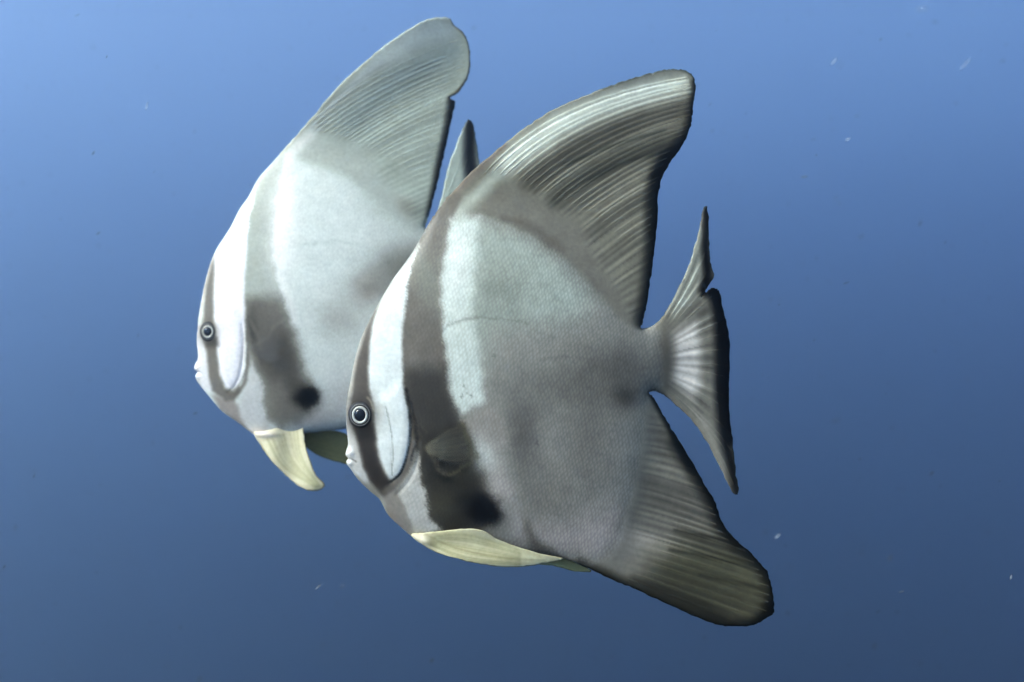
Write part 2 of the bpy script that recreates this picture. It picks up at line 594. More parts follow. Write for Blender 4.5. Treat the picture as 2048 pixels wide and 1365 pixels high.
            FF.append(tuple(range(K))); FF.append(tuple(range((m - 1) * K, m * K))[::-1])
            cc = paint(np.repeat(c, K, 0), S['base'], S['paint'])
            zone = np.zeros(m)
            jt, of = tone[k][0][ci], tone[k][1][ci]
            crest = np.tile(2 * np.abs(np.sin(2 * math.pi * np.arange(K) / K)) ** 2 - 1.0, m) * jt + of
            for poly, blur in S['stripe_zone']:
                zone = np.maximum(zone, poly_w(c, poly, blur))
            cc = cc * (1 + S['stripe_gain'] * crest * np.repeat(zone, K))[:, None]  # ray crest lightened and sides darkened, shading painted as on the membrane
            mesh_ob('fin_ray', VV, FF, S['mat'], obs[k],
                    {'skin_colour': lin(255 * (cc / 255) ** S['contrast']) * WARM * S['gain'], 'scaliness': np.zeros(m * K), 'thinness': np.full(m * K, 0.6)})
    # eyes, one on each flank
    ex, ey, er = S['eye']
    i = ((seen - np.array([ex, ey])) ** 2).sum(1).argmin()
    base = near[i]
    r = er * px
    dome = lambda R, H, r0=0.0, n=7: [(max(R * math.cos(a), 1e-6), H * math.sin(a)) for a in np.linspace(0, math.pi / 2, n)]
    tilt = S['eye_tilt']
    for side in (1, -1):
        def eye_part(name, prof, mat, parent, sx=1.0):
            v, f = lathe([(a * r, b * r) for a, b in prof])
            v[:, 0] *= sx
            v = v + np.array([0, 0, 0])
            ca, sa = math.cos(tilt), math.sin(tilt)
            x, y = v[:, 0] * ca - v[:, 1] * sa, v[:, 0] * sa + v[:, 1] * ca
            v = np.stack([x, y, v[:, 2]], 1)
            v = v + np.array([base[0], base[1], base[2]])
            if side < 0:
                v[:, 1] = 2 * Lm[i, 1] - v[:, 1]
                f = [q[::-1] for q in f]
            return mesh_ob(name, v, f, mat, parent)
        e = eye_part('eye', [(1.5, -0.3), (1.4, -0.05), (1.22, 0.08), (1.05, 0.16), (0.9, 0.2), (0.5, 0.22), (1e-5, 0.22)], M_EYE, root, 0.93)
        eye_part('eye_ring', [(1.2, 0.02), (1.17, 0.14), (1.12, 0.19), (1.06, 0.18), (1.03, 0.1)], M_RING, e, 0.93)
        eye_part('iris', [(0.95, 0.1), (0.93, 0.22), (0.85, 0.28), (0.76, 0.29), (0.67, 0.25), (0.65, 0.1)], M_IRIS, e, 0.9)
        eye_part('pupil', [(0.69, 0.12), (0.65, 0.24), (0.5, 0.31), (0.28, 0.35), (1e-5, 0.36)], M_PUPIL, e, 0.9)
    # pelvic and pectoral fins: thin curved sheets rooted in the flank
    for name, ol, mfun, base_c, lay, thick, mat, gg, alpha, lab in S['sheets']:
        o2 = crom(ol, True, 5)
        o2 = o2 + rng.normal(0, 0.35, o2.shape)
        P2, W2, rim2, q2, _, _ = snap_grid(o2, gg)
        us = np.unique(q2)
        nw = np.full(len(P2), -1); nw[us] = np.arange(len(us))
        q2 = nw[q2]; W2 = W2[us]; rim2 = rim2[us]
        mo = mfun(W2)
        L0 = fr.local(W2, mo)
        hh = np.where(rim2, 0, thick(W2) if callable(thick) else thick)
        n1, f1 = L0.copy(), L0.copy()
        n1[:, 1] -= hh * px; f1[:, 1] += hh * px
        k = len(W2)
        fm = np.arange(k) + k; fm[rim2] = np.where(rim2)[0]
        VV = np.concatenate([n1, f1]); FF = np.concatenate([q2[:, ::-1], fm[q2]])
        NV = vert_normals(VV, FF)
        if NV[:k][~rim2][:, 1].mean() > 0:
            FF = FF[:, ::-1]; NV = -NV
        cc = lin(paint(W2, base_c, lay)) * WARM * S['gain']; cc = np.concatenate([cc, cc])
        al = alpha(W2) if callable(alpha) else np.full(k, alpha)
        if name == 'pectoral_fin':
            al = al * np.clip(seg_dist(W2, o2, np.roll(o2, -1, 0)) / 12, 0, 1)
        keep = np.unique(FF); re = np.full(len(VV), -1); re[keep] = np.arange(len(keep))
        fl = [r for r in (list(dict.fromkeys(q.tolist())) for q in re[FF]) if len(r) >= 3]
        mesh_ob(name, VV[keep], fl, mat, root,
                {'skin_colour': cc[keep], 'scaliness': np.zeros(len(keep)), 'thinness': np.concatenate([al, al])[keep]}, NV[keep], lab)
    return root

M_SKIN_A = skin_material('silver_grey_skin', 1.0)
M_SKIN_B = skin_material('pale_silver_skin', 0.35)
M_PEC = pectoral_material()

# ================================================================== the darker fish in front
N_dorsal_base = [(862, 438), (912, 420), (963, 428), (1018, 448), (1077, 477), (1120, 506), (1162, 550), (1205, 598), (1236, 634), (1262, 655), (1281, 657)]
N_tail_base = [(1306, 640), (1318, 660), (1323, 690), (1325, 725), (1322, 760), (1314, 790)]
N_anal_base = [(1297, 785), (1289, 812), (1287, 861), (1277, 915), (1264, 977), (1250, 1032), (1238, 1080), (1212, 1116), (1175, 1128), (1132, 1116)]
N_outline = [
    (866, 434), (882, 411), (906, 383), (943, 344), (984, 309), (1021, 278), (1062, 247), (1107, 219), (1156, 198), (1206, 177),
    (1251, 161), (1292, 149), (1329, 140), (1354, 139), (1374, 143), (1386, 152), (1391, 169), (1389, 195), (1385, 219), (1384, 240), (1379, 260),
    (1366, 288), (1341, 325), (1325, 354), (1317, 387), (1315, 440), (1311, 485), (1306, 522), (1298, 580), (1291, 620), (1284, 648), (1281, 656),
    (1290, 657), (1303, 653), (1319, 640), (1343, 605), (1366, 558), (1385, 507), (1399, 455), (1405, 422), (1412, 411), (1416, 427), (1418, 488),
    (1422, 530), (1428, 551), (1417, 571), (1402, 595), (1413, 584), (1427, 576), (1437, 582), (1448, 624), (1456, 657), (1460, 708), (1458, 769),
    (1460, 830), (1465, 886), (1472, 943), (1476, 988), (1469, 989), (1451, 957), (1432, 919), (1409, 877), (1380, 837), (1348, 807), (1324, 788), (1308, 783),
    (1297, 786), (1303, 791), (1311, 803), (1334, 843), (1361, 886), (1388, 931), (1411, 972), (1429, 1001), (1446, 1047), (1470, 1078), (1499, 1104), (1520, 1127),
    (1534, 1144), (1543, 1171), (1548, 1206), (1547, 1228), (1532, 1236), (1516, 1247), (1497, 1252), (1466, 1253), (1435, 1250), (1408, 1241), (1369, 1224),
    (1322, 1203), (1272, 1179), (1229, 1162), (1186, 1142), (1128, 1117), (1060, 1108), (960, 1100), (880, 1090), (825, 1074), (803, 1056), (776, 1030),
    (759, 999), (741, 984), (715, 958), (700, 937), (694, 929), (693, 922), (697, 917), (691, 911), (693, 901), (696, 889), (695, 876), (692, 841), (693, 806), (701, 762),
    (710, 718), (723, 674), (747, 626), (785, 560), (820, 512), (838, 482), (853, 455)]
N_dorsal_out = [(1300, 610), (1328, 520), (1345, 400), (1400, 290), (1470, 60), (800, 60), (845, 440)]
N_tail_out = [(1327, 808), (1371, 862), (1421, 946), (1455, 1012), (1600, 1030), (1600, 380), (1360, 380), (1340, 490), (1312, 600)]
N_anal_out = [(1132, 1300), (1700, 1300), (1700, 1040), (1455, 1012), (1421, 946), (1371, 862), (1327, 808), (1304, 786)]
N_regions = {
    'dorsal_fin': N_dorsal_base + N_dorsal_out,
    'tail_fin': N_tail_base + N_tail_out,
    'anal_fin': N_anal_base + N_anal_out}
N_dorsal_rays = [
    (0.0, (918, 402), (1045, 200), (1370, 150)), (0.12, (965, 418), (1105, 232), (1384, 180)), (0.3, (1025, 448), (1165, 296), (1381, 235)),
    (0.45, (1075, 476), (1210, 352), (1364, 288)), (0.6, (1125, 512), (1225, 422), (1320, 374)), (0.75, (1170, 560), (1240, 502), (1311, 455)),
    (0.9, (1215, 610), (1255, 580), (1298, 562)), (1.0, (1250, 645), (1268, 640), (1286, 632))]
N_anal_rays = [
    (0.0, (1292, 800), (1298, 803), (1306, 803)), (0.15, (1287, 860), (1305, 862), (1342, 868)), (0.35, (1275, 930), (1320, 935), (1398, 965)),
    (0.5, (1262, 985), (1330, 1000), (1438, 1045)), (0.65, (1250, 1035), (1340, 1060), (1500, 1112)), (0.8, (1240, 1080), (1350, 1110), (1538, 1175)),
    (0.92, (1220, 1118), (1330, 1160), (1535, 1226)), (1.0, (1175, 1128), (1300, 1180), (1450, 1244))]
N_tail_rays = [
    (0.0, (1318, 652), (1375, 572), (1409, 435)), (0.15, (1322, 668), (1380, 602), (1420, 540)), (0.25, (1324, 680), (1380, 635), (1424, 594)),
    (0.4, (1326, 700), (1390, 670), (1450, 650)), (0.55, (1326, 722), (1390, 718), (1456, 720)), (0.7, (1325, 745), (1390, 765), (1456, 800)),
    (0.85, (1322, 765), (1385, 805), (1461, 890)), (1.0, (1318, 778), (1395, 812), (1467, 972))]

N_bar = [(862, 440), (882, 410), (906, 384), (925, 390), (914, 420), (904, 440), (895, 486), (884, 541), (882, 601), (888, 669), (895, 741), (905, 796), (921, 841), (943, 894), (956, 933),
         (974, 982), (996, 1005), (999, 1025), (987, 1042), (960, 1058), (921, 1068), (886, 1064), (862, 1036), (855, 999), (844, 964), (838, 933), (838, 907),
         (826, 880), (818, 835), (809, 788), (804, 744), (803, 692), (808, 626), (818, 560), (824, 530), (838, 486)]
N_barlow = [(806, 745), (850, 735), (893, 735), (905, 796), (921, 841), (943, 894), (956, 933), (974, 982), (996, 1005), (987, 1042), (960, 1058), (921, 1068), (886, 1064), (862, 1036),
            (855, 999), (844, 964), (838, 933), (838, 907), (826, 880), (818, 835), (809, 788)]
N_front = [(838, 486), (824, 530), (818, 560), (808, 626), (803, 692), (805, 744), (809, 788), (816, 832), (821, 867), (818, 907), (809, 933), (798, 950), (776, 960), (766, 945),
           (757, 925), (751, 894), (748, 863), (744, 806), (738, 780), (735, 736), (738, 692), (745, 645), (770, 588), (800, 540)]
N_eyestripe = [(750, 622), (745, 648), (738, 692), (735, 736), (738, 780), (745, 806), (748, 863), (752, 894), (759, 929), (774, 958), (792, 972), (788, 990), (768, 994), (741, 965), (727, 933), (719, 894),
               (712, 863), (703, 841), (702, 797), (706, 766), (714, 718), (727, 674)]
N_lowline = [(768, 985), (790, 968), (808, 945), (820, 915), (828, 885)]
N_chest = [(766, 992), (790, 978), (803, 1000), (815, 1035), (828, 1068), (812, 1066), (776, 1032)]
N_paint = [
    ('p', [(912, 425), (963, 432), (1018, 452), (1077, 480), (1120, 510), (1162, 553), (1195, 600), (1150, 640), (1060, 650), (985, 660), (960, 740), (905, 790), (885, 640), (884, 540)], (178, 190, 184), 40, 0.9),
    ('p', [(1030, 1040), (1110, 1050), (1240, 1010), (1250, 1080), (1210, 1120), (1130, 1118), (1030, 1100)], (188, 184, 183), 45, 0.75),
    ('b', (1000, 585), 48, 55, 0, (150, 155, 151), 0.6),
    ('b', (1235, 745), 85, 60, 0, (108, 106, 104), 0.85),  # rear flank turning from the light, its shade painted in
    ('b', (1150, 775), 100, 46, 0, (124, 123, 121), 0.7),
    ('b', (1252, 795), 28, 22, 0, (72, 70, 68), 0.6),
    ('b', (1180, 890), 60, 110, 0, (128, 125, 123), 0.55),
    ('b', (1048, 870), 38, 85, -8, (112, 110, 110), 0.75),
    ('b', (1095, 1000), 60, 50, 0, (138, 135, 133), 0.55),
    ('b', (1100, 900), 25, 60, 0, (160, 158, 156), 0.5),
    ('l', [(1052, 1045), (1068, 1085), (1095, 1112)], 3, 14, (88, 84, 74), 14, 0.6),
    # tall fin above the back; rear tone includes painted shade
    ('p', N_dorsal_base + N_dorsal_out, (140, 139, 133), 8, 1.0),
    ('p', [(912, 416), (963, 428), (1018, 450), (1077, 479), (1120, 509), (1162, 553), (1205, 600), (1262, 655), (1240, 590), (1195, 515), (1168, 450), (1107, 418), (1050, 385), (985, 372), (930, 390)], (143, 141, 138), 32, 0.9),
    ('p', [(985, 315), (1021, 283), (1107, 223), (1206, 181), (1292, 152), (1370, 146), (1388, 182), (1300, 208), (1200, 240), (1120, 284), (1060, 328), (1010, 350)], (204, 218, 208), 26, 0.95),
    ('l', [(1060, 360), (1150, 300), (1260, 255), (1385, 232)], 22, 26, (118, 116, 109), 20, 0.75),
    ('l', [(1110, 395), (1200, 335), (1290, 300), (1372, 278)], 16, 18, (92, 92, 86), 16, 0.7),
    ('l', [(1130, 330), (1230, 290), (1330, 262)], 3, 3, (66, 70, 66), 5, 0.6),
    ('l', [(1180, 360), (1250, 325), (1340, 300)], 3, 3, (60, 64, 60), 5, 0.6),
    ('l', [(925, 418), (960, 385), (992, 352)], 13, 12, (184, 196, 188), 12, 0.8),
    ('l', [(1008, 440), (1060, 452), (1120, 500)], 5, 9, (118, 114, 111), 10, 0.5),
    ('l', [(862, 440), (906, 388), (960, 335), (1010, 292)], 10, 5, (140, 131, 127), 8, 0.8),
    ('l', [(1206, 178), (1292, 149), (1354, 139), (1386, 152), (1391, 169)], 2.0, 3.0, (92, 100, 98), 3, 0.8),
    ('l', [(1391, 165), (1386, 219), (1380, 260), (1366, 288), (1341, 325), (1325, 354)], 5, 20, (12, 14, 13), 14, 0.97),
    ('l', [(1341, 325), (1322, 360), (1313, 400), (1310, 450), (1304, 515), (1296, 580), (1284, 646)], 24, 7, (12, 15, 14), 18, 0.98),
    # fin under the tail; its grey includes painted shade
    ('p', N_anal_base + N_anal_out, (143, 141, 137), 26, 1.0),
    ('p', [(1290, 1110), (1400, 1080), (1560, 1090), (1560, 1270), (1400, 1250), (1300, 1180)], (88, 88, 76), 52, 0.92),
    ('p', [(1216, 1112), (1250, 1050), (1330, 1060), (1330, 1110), (1270, 1140)], (182, 180, 177), 34, 0.45),
    ('l', [(1303, 791), (1334, 843), (1361, 886), (1388, 931)], 3, 14, (22, 24, 20), 8, 0.95),
    ('l', [(1361, 886), (1388, 931), (1411, 972), (1429, 1001), (1446, 1047), (1470, 1078), (1499, 1104), (1525, 1132), (1543, 1171), (1547, 1225)], 17, 11, (12, 13, 9), 20, 0.98),
    ('l', [(1547, 1215), (1516, 1245), (1466, 1252), (1408, 1240), (1322, 1202), (1229, 1161), (1160, 1130)], 12, 5, (12, 13, 8), 18, 0.96),
    ('l', [(1440, 1236), (1350, 1192), (1270, 1160)], 14, 6, (48, 47, 40), 16, 0.7),
    ('l', [(1350, 1060), (1400, 1072), (1465, 1085)], 2, 3, (50, 50, 44), 5, 0.7),
    ('l', [(1340, 1100), (1420, 1115), (1500, 1135)], 2, 3, (52, 52, 44), 5, 0.7),
    ('l', [(1400, 1150), (1470, 1165), (1530, 1180)], 3, 3, (52, 52, 42), 6, 0.6),
    # tail
    ('p', N_tail_base + N_tail_out, (146, 145, 141), 10, 1.0),
    ('p', [(1340, 605), (1366, 560), (1385, 507), (1399, 455), (1405, 460), (1404, 540), (1385, 600), (1345, 635)], (180, 187, 180), 12, 0.85),
    ('p', [(1345, 665), (1392, 640), (1402, 700), (1402, 770), (1385, 800), (1345, 762)], (222, 228, 222), 16, 0.9),
    ('p', [(1375, 800), (1410, 830), (1440, 905), (1462, 965), (1440, 930), (1405, 860)], (178, 178, 172), 12, 0.8),
    ('b', (1335, 715), 18, 60, 0, (104, 101, 98), 0.8),
    ('l', [(1413, 411), (1414, 450), (1411, 500), (1415, 548), (1409, 582)], 5, 9, (16, 18, 18), 9, 0.96),
    ('l', [(1424, 578), (1437, 600), (1443, 650), (1444, 720), (1443, 800), (1451, 880), (1463, 930), (1474, 988)], 17, 6, (12, 13, 13), 13, 0.98),
    ('l', [(1432, 582), (1452, 650), (1454, 720), (1452, 800), (1462, 880)], 9, 9, (10, 11, 11), 8, 0.98),
    # head and flank bands; creases and hollows with painted shade
    ('p', N_bar, (128, 124, 121), 6, 1.0),
    ('b', (850, 555), 30, 70, -15, (152, 156, 152), 0.65),
    ('p', N_barlow, (80, 77, 73), 26, 0.95),
    ('p', [(850, 870), (930, 850), (965, 960), (990, 1030), (920, 1062), (875, 1058), (852, 985)], (66, 63, 55), 28, 0.85),
    ('b', (880, 1010), 30, 32, 0, (104, 102, 90), 0.6),
    ('p', [(956, 1008), (966, 996), (980, 994), (994, 1006), (997, 1022), (988, 1036), (968, 1042), (954, 1032)], (1, 1, 1), 15, 1.0), ('b', (968, 1020), 36, 24, 30, (1, 1, 1), 1.0),
    ('p', [(904, 440), (958, 436), (951, 507), (945, 560), (945, 640), (962, 720), (968, 806), (945, 818), (922, 835), (906, 796), (896, 741), (889, 669), (883, 601), (885, 541), (896, 486)], (206, 222, 216), 12, 0.92),
    ('b', (915, 520), 30, 80, 8, (224, 238, 233), 0.7),
    ('p', [(924, 842), (975, 814), (1010, 840), (1020, 900), (960, 905)], (166, 162, 160), 10, 0.8),
    ('b', (968, 905), 26, 40, -20, (205, 216, 211), 0.85),
    ('b', (1000, 975), 26, 45, -20, (196, 196, 193), 0.7),
    ('l', [(892, 655), (920, 643), (963, 637), (1010, 640), (1055, 647)], 1.2, 1.2, (140, 144, 140), 4, 0.7),
    ('l', [(1080, 722), (1130, 716), (1190, 718)], 1.2, 1.2, (120, 118, 116), 4, 0.6),
    ('p', N_front, (208, 222, 221), 5, 1.0),
    ('p', [(696, 800), (706, 800), (704, 850), (716, 890), (728, 935), (742, 966), (726, 966), (690, 930), (680, 880)], (196, 204, 203), 7, 0.95),
    ('p', N_eyestripe, (104, 99, 97), 6, 0.97),
    ('p', [(716, 855), (746, 855), (752, 894), (760, 930), (776, 960), (788, 984), (768, 988), (744, 960), (728, 925), (720, 890)], (72, 68, 67), 9, 0.8),
    ('l', [(699, 790), (709, 725), (728, 664)], 4, 3, (186, 188, 186), 5, 0.6),
    ('p', [(706, 850), (745, 850), (752, 880), (720, 880)], (58, 54, 52), 9, 0.85),
    ('p', [(722, 900), (752, 905), (768, 950), (780, 975), (766, 985), (742, 955)], (70, 66, 65), 10, 0.7),
    ('p', [(838, 905), (842, 960), (853, 1000), (860, 1036), (884, 1062), (832, 1070), (815, 1040), (797, 995), (806, 965), (826, 930)], (192, 198, 195), 6, 0.95),
    ('p', N_chest, (150, 146, 145), 6, 0.9),
    ('l', N_lowline, 6, 6, (118, 114, 113), 5, 0.9),
    ('l', [(815, 780), (822, 812), (824, 850), (818, 900), (802, 945), (782, 963)], 1.0, 1.4, (58, 54, 52), 2.5, 0.8),  # gill slit and folds behind it, crease shade painted as dark lines
    ('l', [(812, 778), (819, 796), (826, 830), (834, 860), (832, 890), (822, 920)], 1.6, 1.2, (34, 32, 31), 3.5, 0.85),
    ('l', [(818, 800), (832, 822), (842, 850), (845, 885)], 1.0, 1.0, (60, 57, 54), 3, 0.7),
    ('l', [(826, 812), (840, 835), (852, 866)], 1.0, 1.2, (112, 108, 104), 3.5, 0.6),
    ('b', (886, 918), 26, 16, -25, (34, 32, 28), 0.8), ('b', (888, 955), 18, 9, 15, (30, 28, 23), 0.75), ('b', (880, 882), 30, 12, -35, (48, 46, 42), 0.6),  # hollow and folds at the pectoral fin, shade and light painted on
    ('l', [(850, 897), (868, 915), (876, 935), (890, 948)], 3, 4, (122, 118, 112), 5, 0.65),
    ('l', [(884, 905), (905, 897), (928, 888)], 1.5, 2.5, (116, 114, 106), 4, 0.6),
    ('l', [(898, 950), (920, 938), (945, 925)], 3, 2, (126, 123, 100), 5, 0.6),
    ('l', [(925, 850), (938, 885), (950, 915)], 5, 6, (112, 109, 86), 7, 0.5),
    ('l', [(772, 815), (780, 850), (784, 880), (786, 915), (784, 950)], 0.7, 0.9, (128, 134, 134), 2, 0.8),
    ('b', (700, 905), 8, 8, 0, (226, 236, 235), 0.9), ('b', (698, 925), 7, 6, 0, (216, 226, 225), 0.9),
    ('l', [(692, 918), (702, 919), (712, 924)], 0.8, 0.5, (84, 80, 80), 2, 0.7),
    ('b', (722, 832), 30, 36, 0, (62, 59, 58), 0.92),  # dark eye socket, the lid's shadow painted into the colour
    ('l', [(735, 796), (742, 805), (746, 820)], 2, 1.5, (190, 190, 180), 3, 0.6),
    ('b', (842, 1082), 24, 14, 20, (206, 208, 180), 0.9),
    ('b', (926, 772), 4, 2.5, 60, (120, 126, 122), 0.5), ('b', (932, 786), 2.2, 2.2, 0, (90, 94, 92), 0.6), ('b', (942, 790), 2.2, 3.2, 0, (100, 104, 102), 0.6),
    ('b', (924, 791), 3, 2, 40, (100, 104, 102), 0.6), ('b', (988, 714), 3, 4, 20, (100, 100, 98), 0.6), ('b', (1075, 888), 2, 8, -20, (96, 94, 92), 0.5),
]
N_relief = [
    ('l', [(815, 780), (822, 812), (824, 850), (818, 900), (802, 945), (782, 963)], 1.5, -3.0, 4),
    ('l', [(772, 815), (780, 850), (784, 880), (786, 915), (784, 950)], 0.6, -1.0, 2.5),
    ('p', [(760, 800), (800, 770), (815, 790), (820, 850), (814, 905), (798, 945), (772, 952), (756, 900)], 3.0, 12),
    ('l', [(827, 830), (836, 870), (838, 910), (820, 955), (795, 985)], 2, -2.0, 5),
    ('b', (701, 904), 8, 8, 5.0), ('b', (699, 925), 7, 6, 4.5),
    ('l', [(692, 917), (704, 918), (714, 923)], 0.5, -4.0, 3),
    ('b', (722, 830), 34, 34, 3.0),
    ('b', (720, 945), 25, 25, 1.5),
    ('l', [(1300, 660), (1315, 690)], 2, 1.0, 8),
]
rs = random.Random(4)

def N_mid(V):
    x, y = V[:, 0], V[:, 1]
    t = np.clip((x - 1200) / 270, 0, 1)
    d = np.clip((430 - y) / 290, 0, 1)
    a = np.clip((y - 1050) / 200, 0, 1) * np.clip((x - 1200) / 300, 0, 1)
    return 12 * t * t + 8 * d * d + 5 * np.sin(x / 55.0 + y / 90.0) * d - 16 * a * a - 8 * np.clip((760 - x) / 70, 0, 1) ** 2

def streaks(a, b, n, w, c, seed, al=0.5):
    r = random.Random(seed)
    out = []
    for k in range(n):
        t = (k + r.uniform(0.2, 0.8)) / n
        p = [np.array(a[i]) * (1 - t) + np.array(b[i]) * t for i in range(len(a))]
        out.append(('l', [tuple(q) for q in p], w * r.uniform(0.5, 1.4), w * r.uniform(0.5, 1.2), c, 3, al * r.uniform(0.5, 1)))
    return out

pel_paint_N = streaks([(850, 1075), (930, 1068), (1040, 1100)], [(850, 1085), (930, 1122), (1040, 1132)], 9, 1.6, (136, 135, 104), 3, 0.85) + [
    ('l', [(850, 1068), (900, 1092), (980, 1112), (1090, 1122)], 1.2, 1.2, (120, 116, 84), 3, 0.6),
    ('l', [(866, 1062), (930, 1070), (1000, 1090), (1080, 1110)], 5, 3, (182, 180, 142), 8, 0.6),
    ('l', [(852, 1095), (921, 1120), (974, 1131), (1035, 1135), (1079, 1129), (1126, 1119)], 0.6, 0.8, (120, 116, 82), 2, 0.6),
    ('b', (845, 1078), 16, 10, 20, (214, 214, 192), 0.9)]
N = dict(
    gain=0.70, contrast=1.36,
    label='darker grey batfish with pelvic fins folded back under its belly, overlapping the paler batfish',
    centre=(1050, 740), dist=0.92, yaw=math.radians(5), grid=2.5, seed=3, ragged=0.7, outline=N_outline, regions=N_regions,
    thick_at=((860, 800), 190, 260), flesh=26, half=56, relief=N_relief,
    rays={'dorsal_fin': (N_dorsal_rays, 34), 'anal_fin': (N_anal_rays, 26), 'tail_fin': (N_tail_rays, 17)},
    ray_width={'dorsal_fin': (3.8, 5.2), 'anal_fin': (3.4, 5.2), 'tail_fin': (2.6, 5.4)}, ray_proud=0.3,
    stripe_zone=[([(985, 330), (1009, 340), (1050, 376), (1107, 417), (1160, 446), (1186, 512), (1226, 573), (1262, 640), (1400, 640), (1400, 100), (1150, 160)], 14),
                 ([(1300, 850), (1297, 925), (1285, 990), (1274, 1040), (1266, 1090), (1272, 1140), (1500, 1260), (1570, 1240), (1560, 1100), (1400, 930), (1310, 830)], 32),
                 ([(1338, 640), (1342, 715), (1338, 770), (1400, 840), (1430, 800), (1440, 650), (1410, 600), (1370, 590)], 14)],
    stripe_gain=0.2, mid=N_mid, base=(161, 161, 159), paint=N_paint, scaly=1.0,
    smooth_head=[(680, 560), (790, 540), (815, 640), (812, 760), (830, 900), (800, 1000), (840, 1080), (680, 1080)],
    mat=M_SKIN_A, eye=(721, 829, 18.5), eye_tilt=math.radians(-8),
    sheets=[
        ('pelvic_fin', [(822, 1070), (845, 1066), (886, 1062), (930, 1058), (965, 1061), (991, 1076), (1022, 1089), (1079, 1107), (1128, 1118), (1079, 1129), (1035, 1135), (974, 1131), (921, 1120), (877, 1107), (851, 1094)],
         lambda V: -10 - 30 * np.sin(np.clip((V[:, 0] - 822) / 310, 0, 1) * math.pi) ** 0.8 - 8 * np.clip((V[:, 0] - 822) / 310, 0, 1) - 3 * np.sin(V[:, 1] / 11),
         (186, 185, 158), pel_paint_N, lambda V: 0.9 + 9 * blob_w(V, (846, 1080), 22, 10, 25), M_SKIN_A, 2.5, 0.5, 'cream pelvic fin folded back under the belly'),
        ('pelvic_fin', [(840, 1076), (900, 1085), (1000, 1098), (1100, 1112), (1150, 1124), (1184, 1143), (1150, 1143), (1105, 1132), (1020, 1125), (920, 1110)],
         lambda V: 8 + 22 * np.clip((V[:, 0] - 830) / 200, 0, 1),
         (168, 164, 120), [], 0.9, M_SKIN_A, 3.0, 0.5, None),
        ('pectoral_fin', [(848, 888), (868, 872), (905, 848), (935, 842), (930, 872), (946, 893), (934, 908), (940, 924), (905, 934), (872, 922), (852, 908)],
         lambda V: -54 - 16 * np.clip((V[:, 0] - 850) / 90, 0, 1),
         (50, 48, 41), streaks([(852, 892), (900, 858), (938, 848)], [(854, 906), (900, 926), (940, 922)], 8, 1.7, (150, 147, 122), 8, 0.9), 0.5, M_PEC, 2.5,
         lambda V: 0.32 - 0.2 * np.clip((V[:, 0] - 850) / 90, 0, 1), 'thin see-through pectoral fin'),
        ('pectoral_fin', [(848, 888), (868, 872), (905, 848), (935, 842), (930, 872), (946, 893), (934, 908), (940, 924), (905, 934), (872, 922), (852, 908)],
         lambda V: 54 + 16 * np.clip((V[:, 0] - 850) / 90, 0, 1),
         (100, 97, 88), [], 0.5, M_PEC, 3.0, 0.5, None)],
)
build_fish(N)

# ================================================================== the paler fish behind
AR, AI = 0.812, 0.1133
def T(p, dx=0, dy=0):
    x, y = p[0] - 721, 829 - p[1]
    return (416 + AR * x - AI * y + dx, 664 - (AI * x + AR * y) + dy)
TT = lambda pts: [T(p) for p in pts]

F_dorsal_base = [(552, 318)] + TT(N_dorsal_base)[2:-1] + [(851, 457)]
F_outline = [
    (480, 418), (497, 394), (517, 357), (541, 330), (564, 303), (588, 276), (621, 239), (659, 192), (699, 151), (750, 107), (790, 77), (824, 55), (851, 41), (881, 35),
    (900, 38), (908, 50), (925, 64), (935, 81), (940, 108), (939, 145), (929, 168), (915, 187), (899, 197), (910, 203), (906, 229), (896, 273), (885, 323), (874, 370),
    (864, 408), (856, 438), (851, 456),
    (860, 463), (869, 448), (875, 425), (883, 394), (891, 357), (901, 320), (915, 283), (928, 253), (937, 239), (945, 247), (952, 280), (959, 323), (964, 370), (972, 430),
    (980, 480), (987, 540), (994, 600), (998, 650), (988, 648), (960, 612), (930, 580), (908, 562)] + TT([(1297, 786), (1303, 791), (1334, 843), (1388, 931), (1429, 1001), (1470, 1078),
    (1520, 1127), (1543, 1171), (1547, 1228), (1516, 1247), (1466, 1253), (1408, 1241), (1322, 1203), (1229, 1162), (1186, 1142), (1128, 1117)]) + [
    (723, 855), (694, 857), (675, 860), (636, 864), (609, 867), (560, 873), (513, 872), (500, 864), (475, 845), (445, 824), (419, 794), (402, 773), (393, 760), (392, 750), (396, 744), (389, 738), (390, 730), (396, 718),
    (395, 692), (396, 650), (404, 598), (415, 547), (430, 505), (462, 454)]
F_dorsal_out = [(858, 452), (868, 425), (880, 372), (893, 318), (911, 268), (920, 225), (990, 20), (470, 20), (545, 322)]
F_regions = {
    'dorsal_fin': F_dorsal_base + F_dorsal_out,
    'tail_fin': [(862, 440), (885, 470), (897, 500), (900, 530), (898, 560), (960, 680), (1040, 680), (1020, 200), (922, 222), (911, 268), (893, 318), (880, 372), (868, 425)],
    'anal_fin': TT(N_anal_base) + TT(N_anal_out)}
F_dorsal_rays = [
    (0.0, (572, 302), (648, 146), (896, 46)), (0.12, T((965, 418)), (690, 166), (928, 85)), (0.3, T((1025, 448)), (735, 215), (937, 140)),
    (0.45, T((1075, 476)), (760, 250), (905, 190)), (0.6, T((1125, 512)), (775, 300), (896, 262)), (0.75, T((1170, 560)), (800, 365), (880, 335)),
    (0.9, T((1215, 610)), (825, 415), (866, 395)), (1.0, T((1250, 645)), (840, 448), (857, 436))]
F_tail_rays = [
    (0.0, (868, 455), (885, 400), (934, 246)), (0.2, (880, 470), (905, 400), (950, 290)), (0.4, (890, 490), (925, 440), (966, 400)), (0.6, (896, 510), (930, 490), (980, 490)),
    (0.8, (899, 530), (940, 550), (990, 580)), (1.0, (898, 550), (945, 590), (994, 645))]
